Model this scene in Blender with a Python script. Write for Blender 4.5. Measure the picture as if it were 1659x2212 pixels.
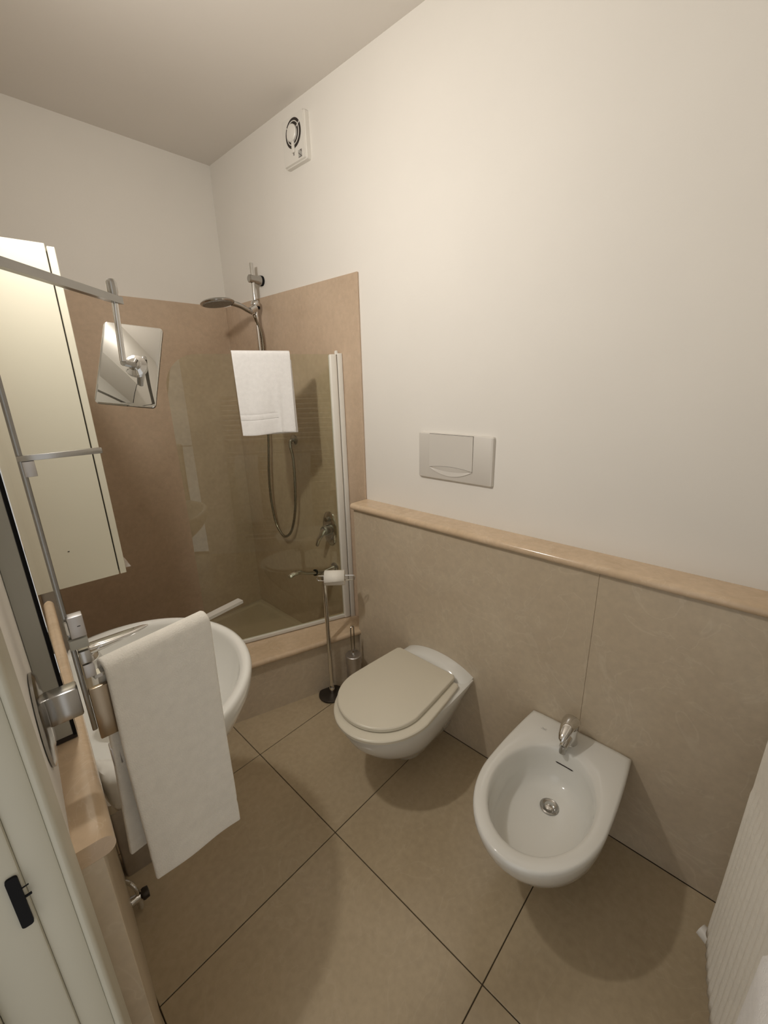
import bpy, bmesh, math, random
from mathutils import Vector, Matrix
random.seed(4)
PI = math.pi
sc = bpy.context.scene
for o_ in list(bpy.data.objects): bpy.data.objects.remove(o_)
C = sc.collection

# ------------------------------------------------------------------ camera
cam = bpy.data.cameras.new('camera'); camo = bpy.data.objects.new('camera', cam); C.objects.link(camo)
F_PX = 914.558
cam.sensor_fit = 'HORIZONTAL'; cam.sensor_width = 36.0; cam.lens = F_PX / 1659.0 * 36.0
cam.clip_start = 0.02; cam.clip_end = 50
YAW, PITCH, ROLL = 0.8138, 0.298, -0.0258
fwd = Vector((math.sin(YAW)*math.cos(PITCH), math.cos(YAW)*math.cos(PITCH), -math.sin(PITCH)))
rt = Vector((math.cos(YAW), -math.sin(YAW), 0)); up = rt.cross(fwd)
c_, s_ = math.cos(ROLL), math.sin(ROLL)
r2 = c_*rt + s_*up; u2 = -s_*rt + c_*up
m = Matrix((r2, u2, -fwd)).transposed().to_4x4(); m.translation = Vector((-1.515, -2.784, 1.664))
camo.matrix_world = m
sc.camera = camo

# ------------------------------------------------------------------ world, light, exposure
w = bpy.data.worlds.new('world'); sc.world = w; w.use_nodes = True
w.node_tree.nodes['Background'].inputs[0].default_value = (1.0, 0.985, 0.96, 1)
w.node_tree.nodes['Background'].inputs[1].default_value = 0.72
def point(name, loc, power, col, r):
    l = bpy.data.lights.new(name, 'POINT'); l.energy = power; l.color = col; l.shadow_soft_size = r
    o = bpy.data.objects.new(name, l); o.location = loc; C.objects.link(o); return o
LAMP_COL = (1.0, 0.955, 0.90)
point('mirror_lamp_bulb', (-1.33, -1.57, 2.37), 7.5, LAMP_COL, 0.04)
al = bpy.data.lights.new('mirror_lamp_panel', 'AREA'); al.shape = 'RECTANGLE'; al.size = 0.05; al.size_y = 0.13
al.energy = 8.6; al.color = LAMP_COL
alo = bpy.data.objects.new('mirror_lamp_panel', al); C.objects.link(alo); alo.location = (-1.335, -1.57, 2.37)
alo.rotation_euler = Vector((1.0, 0.03, -0.42)).to_track_quat('-Z', 'Y').to_euler()
sc.view_settings.view_transform = 'Standard'; sc.view_settings.look = 'None'
sc.view_settings.gamma = 1.0; sc.view_settings.use_curve_mapping = False
sc.view_settings.exposure = -0.03

# ------------------------------------------------------------------ materials
def nodes(name):
    mt = bpy.data.materials.new(name); mt.use_nodes = True
    nt = mt.node_tree; return mt, nt, nt.nodes['Principled BSDF']
def mat(name, col, rough=0.5, metal=0.0, var=0.0, scale=8.0, bump=0.0, bscale=60.0, coat=0.0, spec=0.5):
    mt, nt, b = nodes(name)
    b.inputs['Base Color'].default_value = (*col, 1); b.inputs['Roughness'].default_value = rough
    b.inputs['Metallic'].default_value = metal; b.inputs['Coat Weight'].default_value = coat
    b.inputs['Specular IOR Level'].default_value = spec
    tc = nt.nodes.new('ShaderNodeTexCoord')
    if var:
        n = nt.nodes.new('ShaderNodeTexNoise'); n.inputs['Scale'].default_value = scale; n.inputs['Detail'].default_value = 5
        nt.links.new(tc.outputs['Object'], n.inputs['Vector'])
        r = nt.nodes.new('ShaderNodeValToRGB')
        r.color_ramp.elements[0].position = 0.3; r.color_ramp.elements[1].position = 0.7
        r.color_ramp.elements[0].color = (*[c*(1-var) for c in col], 1)
        r.color_ramp.elements[1].color = (*[min(1, c*(1+var)) for c in col], 1)
        nt.links.new(n.outputs['Fac'], r.inputs['Fac']); nt.links.new(r.outputs['Color'], b.inputs['Base Color'])
    if bump:
        n2 = nt.nodes.new('ShaderNodeTexNoise'); n2.inputs['Scale'].default_value = bscale; n2.inputs['Detail'].default_value = 3
        nt.links.new(tc.outputs['Object'], n2.inputs['Vector'])
        bp = nt.nodes.new('ShaderNodeBump'); bp.inputs['Strength'].default_value = bump; bp.inputs['Distance'].default_value = 0.002
        nt.links.new(n2.outputs['Fac'], bp.inputs['Height']); nt.links.new(bp.outputs['Normal'], b.inputs['Normal'])
    return mt
def stone(name, lo, hi, vein, rough=0.25, scale=3.0, spot=0.35):
    """polished limestone: cloudy base, fine grain, thin pale veins and small fossil flecks"""
    mt, nt, b = nodes(name); L = nt.links.new
    tc = nt.nodes.new('ShaderNodeTexCoord')
    def noise(s, d, dist=0.0):
        n = nt.nodes.new('ShaderNodeTexNoise'); n.inputs['Scale'].default_value = s; n.inputs['Detail'].default_value = d
        n.inputs['Distortion'].default_value = dist; L(tc.outputs['Object'], n.inputs['Vector']); return n
    n1 = noise(scale, 6, 0.8); n2 = noise(45, 4); n3 = noise(scale*1.6, 3, 2.2)
    r = nt.nodes.new('ShaderNodeValToRGB'); r.color_ramp.elements[0].position = 0.35; r.color_ramp.elements[1].position = 0.68
    r.color_ramp.elements[0].color = (*lo, 1); r.color_ramp.elements[1].color = (*hi, 1); L(n1.outputs['Fac'], r.inputs['Fac'])
    vr = nt.nodes.new('ShaderNodeValToRGB'); e = vr.color_ramp.elements
    e[0].position = 0.485; e[0].color = (0, 0, 0, 1); e[1].position = 0.515; e[1].color = (0, 0, 0, 1)
    x = e.new(0.5); x.color = (spot, spot, spot, 1); L(n3.outputs['Fac'], vr.inputs['Fac'])
    mx = nt.nodes.new('ShaderNodeMixRGB'); L(vr.outputs['Color'], mx.inputs['Fac']); L(r.outputs['Color'], mx.inputs['Color1']); mx.inputs['Color2'].default_value = (*vein, 1)
    gr = nt.nodes.new('ShaderNodeMapRange'); gr.inputs[1].default_value = 0.25; gr.inputs[2].default_value = 0.75; gr.inputs[3].default_value = 0.93; gr.inputs[4].default_value = 1.06
    L(n2.outputs['Fac'], gr.inputs[0])
    ml = nt.nodes.new('ShaderNodeMixRGB'); ml.blend_type = 'MULTIPLY'; ml.inputs['Fac'].default_value = 1
    L(mx.outputs['Color'], ml.inputs['Color1']); L(gr.outputs[0], ml.inputs['Color2']); L(ml.outputs['Color'], b.inputs['Base Color'])
    b.inputs['Roughness'].default_value = rough
    bp = nt.nodes.new('ShaderNodeBump'); bp.inputs['Strength'].default_value = 0.04; bp.inputs['Distance'].default_value = 0.002
    L(n2.outputs['Fac'], bp.inputs['Height']); L(bp.outputs['Normal'], b.inputs['Normal'])
    return mt
M = {}
M['plaster'] = mat('plaster', (0.82, 0.785, 0.725), 0.85, var=0.015, scale=2.5, bump=0.12, bscale=90)
M['ceiling'] = mat('ceiling_paint', (0.78, 0.735, 0.675), 0.9, var=0.015, scale=2, bump=0.1, bscale=90)
M['stone_warm_lit'] = stone('limestone_warm_lit', (0.53, 0.40, 0.285), (0.60, 0.46, 0.335), (0.64, 0.51, 0.38), 0.24, 2.2, 0.22)  # same stone as the wainscot; its warmer light is put into the colour
M['stone_wall'] = stone('wainscot_limestone', (0.555, 0.46, 0.335), (0.62, 0.525, 0.39), (0.70, 0.62, 0.49), 0.3, 2.2, 0.3)  # same stone as the shower slabs, tinted greyer for the light falling there
M['stone_ledge'] = stone('ledge_limestone', (0.60, 0.45, 0.30), (0.68, 0.52, 0.36), (0.76, 0.63, 0.48), 0.16, 5.0, 0.3)
M['stone_floor'] = stone('floor_limestone', (0.47, 0.375, 0.245), (0.525, 0.425, 0.285), (0.59, 0.49, 0.35), 0.22, 2.0, 0.2)
M['grout'] = mat('floor_grout', (0.10, 0.075, 0.045), 0.9, var=0.2, scale=30)
M['ceramic'] = mat('white_ceramic', (0.80, 0.79, 0.74), 0.08, var=0.01, scale=4, coat=0.3)
M['seat'] = mat('seat_plastic', (0.72, 0.67, 0.55), 0.3, var=0.01, scale=4)
M['white_plastic'] = mat('white_plastic', (0.78, 0.75, 0.69), 0.35, var=0.01, scale=4)
M['plate'] = mat('flush_plastic', (0.68, 0.645, 0.59), 0.4, var=0.01, scale=4)
M['cabinet'] = mat('cream_lacquer', (0.70, 0.665, 0.535), 0.35, var=0.012, scale=3)
M['door_paint'] = mat('door_paint', (0.53, 0.50, 0.40), 0.4, var=0.02, scale=3)
M['chrome'] = mat('chrome', (0.70, 0.69, 0.67), 0.07, 1.0, var=0.02, scale=15)
M['chrome_dull'] = mat('worn_chrome', (0.46, 0.445, 0.42), 0.2, 1.0, var=0.06, scale=20)
M['mirror'] = mat('mirror_silver', (0.74, 0.74, 0.72), 0.015, 1.0, var=0.005, scale=2)
M['black'] = mat('black_plastic', (0.008, 0.008, 0.009), 0.7, var=0.1, scale=20, spec=0.15)
M['dark'] = mat('dark_gap', (0.03, 0.022, 0.018), 0.7, var=0.1, scale=20)
M['base_dark'] = mat('dark_metal', (0.06, 0.05, 0.04), 0.35, 0.6, var=0.1, scale=20)
M['grey_side'] = mat('grey_board', (0.42, 0.415, 0.37), 0.45, var=0.02, scale=6)
M['alu_white'] = mat('white_aluminium', (0.78, 0.75, 0.68), 0.35, var=0.01, scale=5)
M['towel'] = mat('white_terry', (0.84, 0.825, 0.81), 0.95, var=0.03, scale=60, bump=0.7, bscale=450, spec=0.1)
M['towel_cream'] = mat('cream_terry', (0.83, 0.79, 0.71), 0.95, var=0.03, scale=60, bump=0.7, bscale=450, spec=0.1)
M['paper'] = mat('tissue_paper', (0.84, 0.80, 0.72), 0.95, var=0.02, scale=30, bump=0.3, bscale=200, spec=0.1)
M['tray'] = mat('shower_tray_acrylic', (0.52, 0.42, 0.30), 0.35, var=0.03, scale=5)
M['nozzle'] = mat('grey_nozzle_face', (0.30, 0.29, 0.27), 0.5, var=0.25, scale=120)
M['sticker'] = mat('grey_sticker', (0.14, 0.12, 0.11), 0.5, var=0.2, scale=40)
M['mark'] = mat('grey_print', (0.42, 0.41, 0.38), 0.4, var=0.05, scale=40)
M['steel'] = mat('brushed_steel', (0.58, 0.56, 0.55), 0.42, 1.0, var=0.06, scale=40)
M['wood'] = mat('orange_wood', (0.45, 0.24, 0.07), 0.45, var=0.15, scale=20)
M['frosted'] = mat('frosted_plastic', (0.62, 0.55, 0.50), 0.5, var=0.02, scale=10)
M['hose_metal'] = mat('dark_hose_metal', (0.30, 0.26, 0.20), 0.25, 1.0, var=0.1, scale=60)
M['arm_dark_reflection'] = mat('chrome_dark_reflection', (0.31, 0.30, 0.28), 0.22, 1.0, var=0.06, scale=20)  # chrome darkened to paint in the dark floor and doorway it reflects
M['chrome_brown_reflection'] = mat('reflection_tinted_chrome', (0.34, 0.27, 0.19), 0.25, 1.0, var=0.06, scale=20)  # chrome with the brown reflection of the dark floor put into its colour
def glass_mat():
    mt = bpy.data.materials.new('tinted_glass'); mt.use_nodes = True; nt = mt.node_tree; nt.nodes.clear(); L = nt.links.new
    out = nt.nodes.new('ShaderNodeOutputMaterial'); mix = nt.nodes.new('ShaderNodeMixShader')
    tr = nt.nodes.new('ShaderNodeBsdfTransparent'); tr.inputs[0].default_value = (0.935, 0.955, 0.905, 1)
    gl = nt.nodes.new('ShaderNodeBsdfGlossy'); gl.inputs['Roughness'].default_value = 0.0; gl.inputs['Color'].default_value = (0.95, 0.97, 0.93, 1)
    fr = nt.nodes.new('ShaderNodeFresnel'); fr.inputs['IOR'].default_value = 1.5
    n = nt.nodes.new('ShaderNodeTexNoise'); n.inputs['Scale'].default_value = 3
    mr = nt.nodes.new('ShaderNodeMapRange'); mr.inputs[3].default_value = 1.40; mr.inputs[4].default_value = 1.55
    ge = nt.nodes.new('ShaderNodeNewGeometry'); inv = nt.nodes.new('ShaderNodeMath'); inv.operation = 'DIVIDE'; inv.inputs[0].default_value = 1.0
    sel = nt.nodes.new('ShaderNodeMix'); sel.data_type = 'FLOAT'      # the pane is not refracted, so both faces use the same outside angle
    L(n.outputs['Fac'], mr.inputs[0]); L(mr.outputs[0], inv.inputs[1]); L(ge.outputs['Backfacing'], sel.inputs[0])
    L(mr.outputs[0], sel.inputs[2]); L(inv.outputs[0], sel.inputs[3]); L(sel.outputs[0], fr.inputs['IOR'])
    L(fr.outputs[0], mix.inputs[0]); L(tr.outputs[0], mix.inputs[1]); L(gl.outputs[0], mix.inputs[2]); L(mix.outputs[0], out.inputs[0])
    return mt
M['glass'] = glass_mat()

# ------------------------------------------------------------------ mesh helpers
def BM(): return bmesh.new()
def obj(name, bm, material, parent=None, sharp=35, kind=None, loc=None):
    me = bpy.data.meshes.new(name); bmesh.ops.recalc_face_normals(bm, faces=bm.faces); bm.to_mesh(me); bm.free()
    if sharp is not None:
        for p in me.polygons: p.use_smooth = True
        me.set_sharp_from_angle(angle=math.radians(sharp))
    me.materials.append(material)
    o = bpy.data.objects.new(name, me); C.objects.link(o)
    if parent: o.parent = parent
    if loc: o.location = loc
    if kind: o['kind'] = kind
    return o
def thing(name, label, cat, loc=(0, 0, 0), rotz=0, group=None):
    o = bpy.data.objects.new(name, None); C.objects.link(o); o.empty_display_size = 0.05
    o.location = loc; o.rotation_euler = (0, 0, rotz); o['label'] = label; o['category'] = cat
    if group: o['group'] = group
    return o
def tag(o, label, cat): o['label'] = label; o['category'] = cat; return o
def box(bm, x0, x1, y0, y1, z0, z1, bev=0.0, seg=2):
    v = [bm.verts.new(p) for p in ((x0,y0,z0),(x1,y0,z0),(x1,y1,z0),(x0,y1,z0),(x0,y0,z1),(x1,y0,z1),(x1,y1,z1),(x0,y1,z1))]
    fs = [bm.faces.new([v[i] for i in q]) for q in ((0,3,2,1),(4,5,6,7),(0,1,5,4),(1,2,6,5),(2,3,7,6),(3,0,4,7))]
    if bev:
        es = list({e for f in fs for e in f.edges})
        bmesh.ops.bevel(bm, geom=es, offset=bev, segments=seg, affect='EDGES', profile=0.5)
    return bm
def B(*a, **k): return box(BM(), *a, **k)
def loft(bm, rings, cap0=True, cap1=True, closed=True):
    R = [[bm.verts.new(p) for p in r] for r in rings]; n = len(R[0])
    for a, b in zip(R, R[1:]):
        for i in range(n if closed else n-1):
            j = (i+1) % n
            try: bm.faces.new((a[i], a[j], b[j], b[i]))
            except ValueError: pass
    if cap0: bm.faces.new(list(reversed(R[0])))
    if cap1: bm.faces.new(R[-1])
    return bm
def frame_at(d, ref=None):
    d = d.normalized(); a = ref if ref else (Vector((0, 0, 1)) if abs(d.z) < 0.9 else Vector((1, 0, 0)))
    x = a.cross(d).normalized(); return x, d.cross(x).normalized()
def tube(bm, pts, r, n=12, closed=False, sx=1.0, sy=1.0):
    P = [Vector(p) for p in pts]; N = len(P); rings = []; x = None
    for i, p in enumerate(P):
        if closed: d = P[(i+1) % N] - P[i-1]
        else: d = P[min(i+1, N-1)] - P[max(i-1, 0)]
        if x is None: x, y = frame_at(d)
        else:
            dn = d.normalized(); x = (x - dn*x.dot(dn)).normalized(); y = dn.cross(x)
        rr = r[i] if isinstance(r, (list, tuple)) else r
        rings.append([p + x*(rr*sx*math.cos(2*PI*k/n)) + y*(rr*sy*math.sin(2*PI*k/n)) for k in range(n)])
    if closed: rings.append(rings[0]); 
    loft(bm, rings, not closed, not closed)
    if closed: bmesh.ops.remove_doubles(bm, verts=bm.verts, dist=1e-6)
    return bm
def lathe(bm, prof, c=(0, 0, 0), axis='z', n=28):
    """prof: list of (radius, height)"""
    c = Vector(c); rings = []
    for r, h in prof:
        ring = []
        for k in range(n):
            a, b = r*math.cos(2*PI*k/n), r*math.sin(2*PI*k/n)
            ring.append(c + Vector((a, b, h) if axis == 'z' else (h, a, b) if axis == 'x' else (a, h, b)))
        rings.append(ring)
    return loft(bm, rings)
def prism(bm, poly, z0, z1):
    return loft(bm, [[(x, y, z0) for x, y in poly], [(x, y, z1) for x, y in poly]])
def rrect(w_, h_, r, n=5):
    out = []
    for cx, cy, a0 in ((w_/2-r, h_/2-r, 0), (-w_/2+r, h_/2-r, 90), (-w_/2+r, -h_/2+r, 180), (w_/2-r, -h_/2+r, 270)):
        for k in range(n+1):
            a = math.radians(a0+90*k/n); out.append((cx+r*math.cos(a), cy+r*math.sin(a)))
    return out
def smooth_path(pts, k=6):
    P = [Vector(p) for p in pts]; out = []
    for i in range(len(P)-1):
        p0, p1, p2, p3 = P[max(i-1, 0)], P[i], P[i+1], P[min(i+2, len(P)-1)]
        for j in range(k):
            t = j/k
            out.append(0.5*((2*p1)+(p2-p0)*t+(2*p0-5*p1+4*p2-p3)*t*t+(-p0+3*p1-3*p2+p3)*t**3))
    out.append(P[-1]); return out

H = 2.915
A_L = math.radians(5.8)                 # the left wall runs slightly askew
E0 = (-1.464, -2.2)                     # end of the left ledge
def lw(name, label, cat, group=None):   # a thing in the left wall's frame: x = out of the wall, y = along it
    return thing(name, label, cat, (E0[0], E0[1], 0), -A_L, group)
def place_l(o): o.location = (E0[0], E0[1], 0); o.rotation_euler = (0, 0, -A_L); return o

# ------------------------------------------------------------------ room shell
st = 'structure'
fl = obj('floor', B(-2.3, 0.1, -3.13, 0.1, -0.10, -0.005), M['grout'], kind=st)
G = 0.0016
xs = [-2.085, -1.44, -0.79, -0.101]; ys = [-3.026, -2.44, -1.795, -1.255, -0.62]
for i in range(3):
    for j in range(4):
        x0, x1, y0, y1 = xs[i]+G, xs[i+1]-G, ys[j]+G, ys[j+1]-G
        obj('floor_tile', B(x0, x1, y0, y1, -0.0045, 0.0+random.uniform(0, .0004), bev=0.0012, seg=1), M['stone_floor'], fl)
obj('ceiling', B(-2.3, 0.1, -3.13, 0.1, H, H+0.1), M['ceiling'], kind=st)
wr = obj('wall_right', B(0, 0.1, -3.13, 0.1, -0.1, H), M['plaster'], kind=st)
obj('tile_slab', B(-0.012, 0, -1.232, -0.0, 0.02, 2.147, bev=0.002, seg=1), M['stone_warm_lit'], wr)
for y0, y1 in ((-2.4235, -1.2305), (-3.03, -2.4242)):
    obj('wainscot_panel', B(-0.10, 0, y0, y1, 0.0, 1.041, bev=0.0008, seg=1), M['stone_wall'], wr)
wb = obj('wall_back', B(-1.7, 0, 0, 0.1, -0.1, H), M['plaster'], kind=st)
obj('tile_slab', B(-1.215, -0.012, -0.012, 0, 0.02, 2.147, bev=0.001, seg=1), M['stone_warm_lit'], wb)
wl_ = obj('wall_left', B(-0.167, -0.047, -0.10, 2.21, -0.1, H), M['plaster'], kind=st); place_l(wl_)
obj('tile_slab', B(-0.047, -0.036, 0.915, 2.18, 0.02, 2.147, bev=0.001, seg=1), M['stone_warm_lit'], wl_)
obj('wainscot_panel', B(-0.047, -0.018, 0.0, 0.62, 0.0, 1.041, bev=0.0008, seg=1), M['stone_wall'], wl_)
obj('wainscot_panel', B(-0.047, -0.018, 0.622, 0.913, 0.0, 1.041, bev=0.0008, seg=1), M['stone_wall'], wl_)
obj('wall_front', B(-1.52, 0, -3.13, -3.03, -0.1, H), M['plaster'], kind=st)

def nosing(bm, xback, xfront, y0, y1, z0, z1, sign=-1):
    """slab whose front edge is a half round"""
    r = (z1-z0)/2; prof = [(xback, z0)]
    for k in range(11):
        a = -PI/2+PI*k/10; prof.append((xfront-sign*r+sign*r*math.cos(a), (z0+z1)/2+r*math.sin(a)))
    prof.append((xback, z1))
    return loft(bm, [[(x, y0, z) for x, z in prof], [(x, y1, z) for x, z in prof]])
obj('trim_1', nosing(BM(), 0.0, -0.122, -3.03, -1.229, 1.041, 1.073), M['stone_ledge'], kind=st)
t2 = obj('trim_2', nosing(BM(), -0.047, 0.0, 0.0, 0.913, 1.041, 1.073, 1), M['stone_ledge'], kind=st); place_l(t2)

# door frame beside the camera, at the end of the left wall
dj = obj('door_1', B(-0.075, -0.047, -0.125, -0.1005, 0, 2.25, bev=0.003), M['door_paint'], kind=st); place_l(dj)
obj('architrave', B(-0.0475, -0.039, -0.128, -0.055, 0, 2.28, bev=0.004, seg=3), M['door_paint'], dj)
obj('door_stop', B(-0.1235, -0.0745, -0.128, -0.112, 0, 2.25, bev=0.003), M['door_paint'], dj)
obj('rebate', B(-0.1265, -0.1235, -0.135, -0.108, 0, 2.25, bev=0.003), M['door_paint'], dj)
obj('outer_casing', B(-0.21, -0.1270, -0.14, -0.10, 0, 2.25, bev=0.003), M['wood'], dj)
sp = obj('strike_plate', loft(BM(), [[(-0.0815+x, y, 1.186+z) for x, z in rrect(0.0095, 0.066, 0.003)] for y in (-0.1285, -0.131)]), M['black'], dj)
for dz, r in ((0.008, 0.0007), (-0.004, 0.0013)):
    obj('pin', tube(BM(), [(-0.079, -0.1295, 1.192+dz), (-0.0715, -0.1295, 1.193+dz)], r, 6), M['black'], sp)

# ------------------------------------------------------------------ shower
KA = math.radians(-18.8)
def kpt(x, d=0.0):    # point on the kerb's front face line, d = metres behind it
    t = (x+0.54); bx, by = x, -1.07 + math.tan(KA)*t
    return (bx - d*math.sin(KA)*0, by + d/math.cos(KA))
kx0, kx1 = -1.335, -0.013
kerb = obj('trim_3', prism(BM(), [kpt(kx0), kpt(kx1), kpt(kx1, 0.19), kpt(kx0, 0.19)], 0.0, 0.298), M['stone_wall'], kind=st)
bm = BM(); rings = []
for x in (kx0, kx1):
    ring = []; r = 0.0165
    prof = [(0.21, 0.298)] + [(-0.024+r-r*math.cos(-PI/2+PI*k/10), 0.298+r+r*math.sin(-PI/2+PI*k/10)) for k in range(11)] + [(0.21, 0.331)]
    rings.append([(*kpt(x, d), z) for d, z in prof])
loft(bm, rings)
obj('kerb_cap', bm, M['stone_ledge'], kerb)
tr = thing('shower_tray', 'beige sunken shower floor behind the glass screen', 'shower tray', (-0.5, -0.4, 0))
poly = [(-0.014, -0.014), (-1.20, -0.014), (-1.295, -0.72), (-0.014, -1.02)]
bm = BM(); cx_, cy_ = -0.5, -0.4
def ins(f): return [((x-cx_)*f, (y-cy_)*f) for x, y in poly]
loft(bm, [[(x, y, 0.002) for x, y in ins(1)], [(x, y, 0.055) for x, y in ins(1)], [(x, y, 0.055) for x, y in ins(0.94)], [(x, y, 0.043) for x, y in ins(0.91)]])
obj('basin_floor', bm, M['tray'], tr, sharp=20)
obj('drain_cover', lathe(BM(), [(0.0, 0.043), (0.05, 0.043), (0.05, 0.046), (0.03, 0.048), (0.001, 0.048)], (-0.2, -0.05, 0)), M['chrome_dull'], tr)

# glass screen: local x runs from the wall post out along the glass, y faces the room
GA = math.radians(158.5)
gs = thing('shower_screen', 'clear glass shower screen in white frame standing on the stone kerb', 'shower screen', (-0.052, -1.077, 0.331), GA)
out = [(0.012, 0.018), (0.85, 0.018), (0.85, 1.33)]
out = [(0.012, 0.018), (0.76, 0.018)] + [(0.76-0.14+0.14*math.cos(a), 1.47-0.14+0.14*math.sin(a)) for a in [PI/2*k/10 for k in range(11)]] + [(0.012, 1.47)]
obj('glass_pane', loft(BM(), [[(x, y, z) for x, z in out] for y in (-0.003, 0.003)]), M['glass'], gs, sharp=20)
obj('bottom_rail', B(0.0, 0.76, -0.009, 0.009, 0.004, 0.024, bev=0.002), M['alu_white'], gs)
obj('hinge_profile', B(-0.018, 0.02, -0.016, 0.016, 0.002, 1.47, bev=0.008, seg=3), M['alu_white'], gs)
obj('wall_profile', B(-0.046, -0.021, -0.014, 0.016, 0.0, 1.475, bev=0.003), M['alu_white'], gs)
obj('pivot_cap', lathe(BM(), [(0.001, 1.468), (0.009, 1.468), (0.009, 1.484), (0.005, 1.487), (0.001, 1.487)], (-0.0195, 0.004, 0), n=14), M['white_plastic'], gs)

def drape(width, profile, nx, wav, thick, name, material, parent, x0=0.0, skew=None):
    """cloth sheet: profile = list of (y, z) across the bar; wav(x, i, y, z) -> offset"""
    bm = BM(); rows = []
    for i, (y, z) in enumerate(profile):
        row = []
        for k in range(nx+1):
            x = x0+width*k/nx; dx, dy, dz = wav(k/nx, i/(len(profile)-1), y, z)
            row.append(bm.verts.new((x+dx, y+dy, z+dz)))
        rows.append(row)
    for a, b in zip(rows, rows[1:]):
        for k in range(nx): bm.faces.new((a[k], a[k+1], b[k+1], b[k]))
    o = obj(name, bm, material, parent, sharp=80)
    s = o.modifiers.new('thickness', 'SOLIDIFY'); s.thickness = thick; s.offset = 0
    b = o.modifiers.new('soft', 'BEVEL'); b.width = thick*0.3; b.segments = 2; b.limit_method = 'ANGLE'
    return o
# hand towel folded over the glass
ht = thing('hand_towel', 'white hand towel hanging over the top edge of the glass shower screen', 'towel', (-0.052, -1.077, 0.331), GA)
def prof_over(zt, zb_front, zb_back, r, n=26, bands=()):
    p = []
    for k in range(n//2): p.append((-r, zb_back+(zt-r-zb_back)*k/(n//2)))
    for k in range(7): a = PI-PI*k/6; p.append((r*math.cos(a), zt-r+r*math.sin(a)))
    zs = [zt-r-(zt-r-zb_front)*k/n for k in range(1, n+1)]
    for b0, b1, d in bands:
        zs += [b0, b0-0.0015, b1+0.0015, b1]
    zs = sorted(set(zs), reverse=True)
    for z in zs:
        dy = 0
        for b0, b1, d in bands:
            if b1+0.001 <= z <= b0-0.001: dy = d
        p.append((r+dy, z))
    return p
def wv1(u, t, y, z):
    f = max(0, (1.46-z))/0.36
    bulge = 0.004*math.sin(u*9+z*7)*f if y > 0 else 0
    fold = 0.006*math.exp(-((u-0.28)/0.03)**2)*f if y > 0 else 0     # crease of the fold
    if u < 0.32 and 0 < y < 0.0110 and z < 1.3: bulge += 0.005      # the woven border stops at the fold
    return (0.012*f*(0.4-u) if y > 0 else -0.014*u, bulge+fold+(0.010*f if y > 0 else -0.004*f), 0.004*math.sin(u*6)*f)
drape(0.262, prof_over(1.482, 1.108, 1.19, 0.0125, 30, ((1.205, 1.200, -0.005), (1.180, 1.175, -0.005))), 26, wv1, 0.007, 'towel_cloth', M['towel'], ht, 0.216)
def wv2(u, t, y, z): return (-0.005*t, 0.004*t, 0)
drape(0.20, [(0.0063, 1.445-(1.445-1.104)*k/14) for k in range(15)], 10, wv2, 0.004, 'inner_fold', M['towel'], ht, 0.210)

# shower rail with sliding holder
X = -0.06; RY = -0.44
sr = thing('shower_rail', 'vertical chrome shower rail on the wall above the white hand towel', 'shower rail', (0, RY, 0))
obj('bar', tube(BM(), [(X, 0, 1.47), (X, 0, 2.315)], 0.0105, 16), M['chrome'], sr)
for nm, z in (('wall_bracket', 2.235), ('wall_bracket', 1.52)):
    b_ = obj(nm, tube(BM(), [(X-0.024, 0, z), (X-0.022, 0, z), (X+0.01, 0, z), (X+0.028, 0, z-0.001), (X+0.046, 0, z-0.002)], [0.018, 0.021, 0.021, 0.0235, 0.026], 20), M['chrome_dull'], sr)
    obj('wall_ring', tube(BM(), [(-0.0145, 0, z-0.002), (-0.0005 if z > 2.147 else -0.0122, 0, z-0.002)], 0.027, 20), M['black'], b_)
bmx = BM(); bmesh.ops.create_uvsphere(bmx, u_segments=20, v_segments=14, radius=0.026, matrix=Matrix.Translation((X, 0, 2.105)))
sl = obj('slider', bmx, M['chrome'], sr)
obj('slider_cup', tube(BM(), [(X-0.010, -0.012, 2.085), (X-0.048, -0.018, 2.066)], [0.021, 0.018], 16), M['chrome'], sl)
obj('slider_ring', tube(BM(), [(X, 0, 2.082), (X, 0, 2.094)], 0.0245, 20), M['black'], sl)
# handset + hose
hs = thing('shower_handset', 'chrome hand shower with round head and ribbed hose clipped to the rail', 'hand shower', (0, RY, 0))
path = smooth_path([(-0.098, -0.02, 2.056), (-0.125, -0.02, 2.067), (-0.165, -0.018, 2.085), (-0.215, -0.015, 2.096)], 5)
nP = len(path); hd = obj('handle', tube(BM(), path, [0.011+0.004*(k/nP) for k in range(nP)], 14), M['chrome_dull'], hs)
tilt = Matrix.Translation((-0.295, -0.01, 2.093)) @ Matrix.Rotation(math.radians(-4), 4, 'Y') @ Matrix.Rotation(math.radians(-6), 4, 'X')
bmh = lathe(BM(), [(0.002, 0.013), (0.05, 0.011), (0.078, 0.004), (0.088, -0.004), (0.086, -0.010), (0.075, -0.012)], n=36); bmh.transform(tilt)
obj('head', bmh, M['chrome_dull'], hs)
bmh = lathe(BM(), [(0.002, -0.010), (0.077, -0.010), (0.076, -0.0135), (0.002, -0.016)], n=36); bmh.transform(tilt)
obj('nozzle_face', bmh, M['nozzle'], hs)
hp = smooth_path([(-0.088, -0.02, 2.048), (-0.070, -0.008, 2.02), (-0.045, -0.008, 1.95), (-0.040, -0.004, 1.85), (-0.045, 0.004, 1.62), (-0.055, 0.016, 1.35), (-0.060, 0.045, 1.12), (-0.058, 0.056, 0.94), (-0.057, 0.03, 0.79), (-0.06, -0.03, 0.722),
                  (-0.06, -0.085, 0.713), (-0.06, -0.155, 0.775), (-0.06, -0.212, 0.92), (-0.058, -0.232, 1.10), (-0.052, -0.225, 1.24), (-0.046, -0.2, 1.30)], 14)
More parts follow.
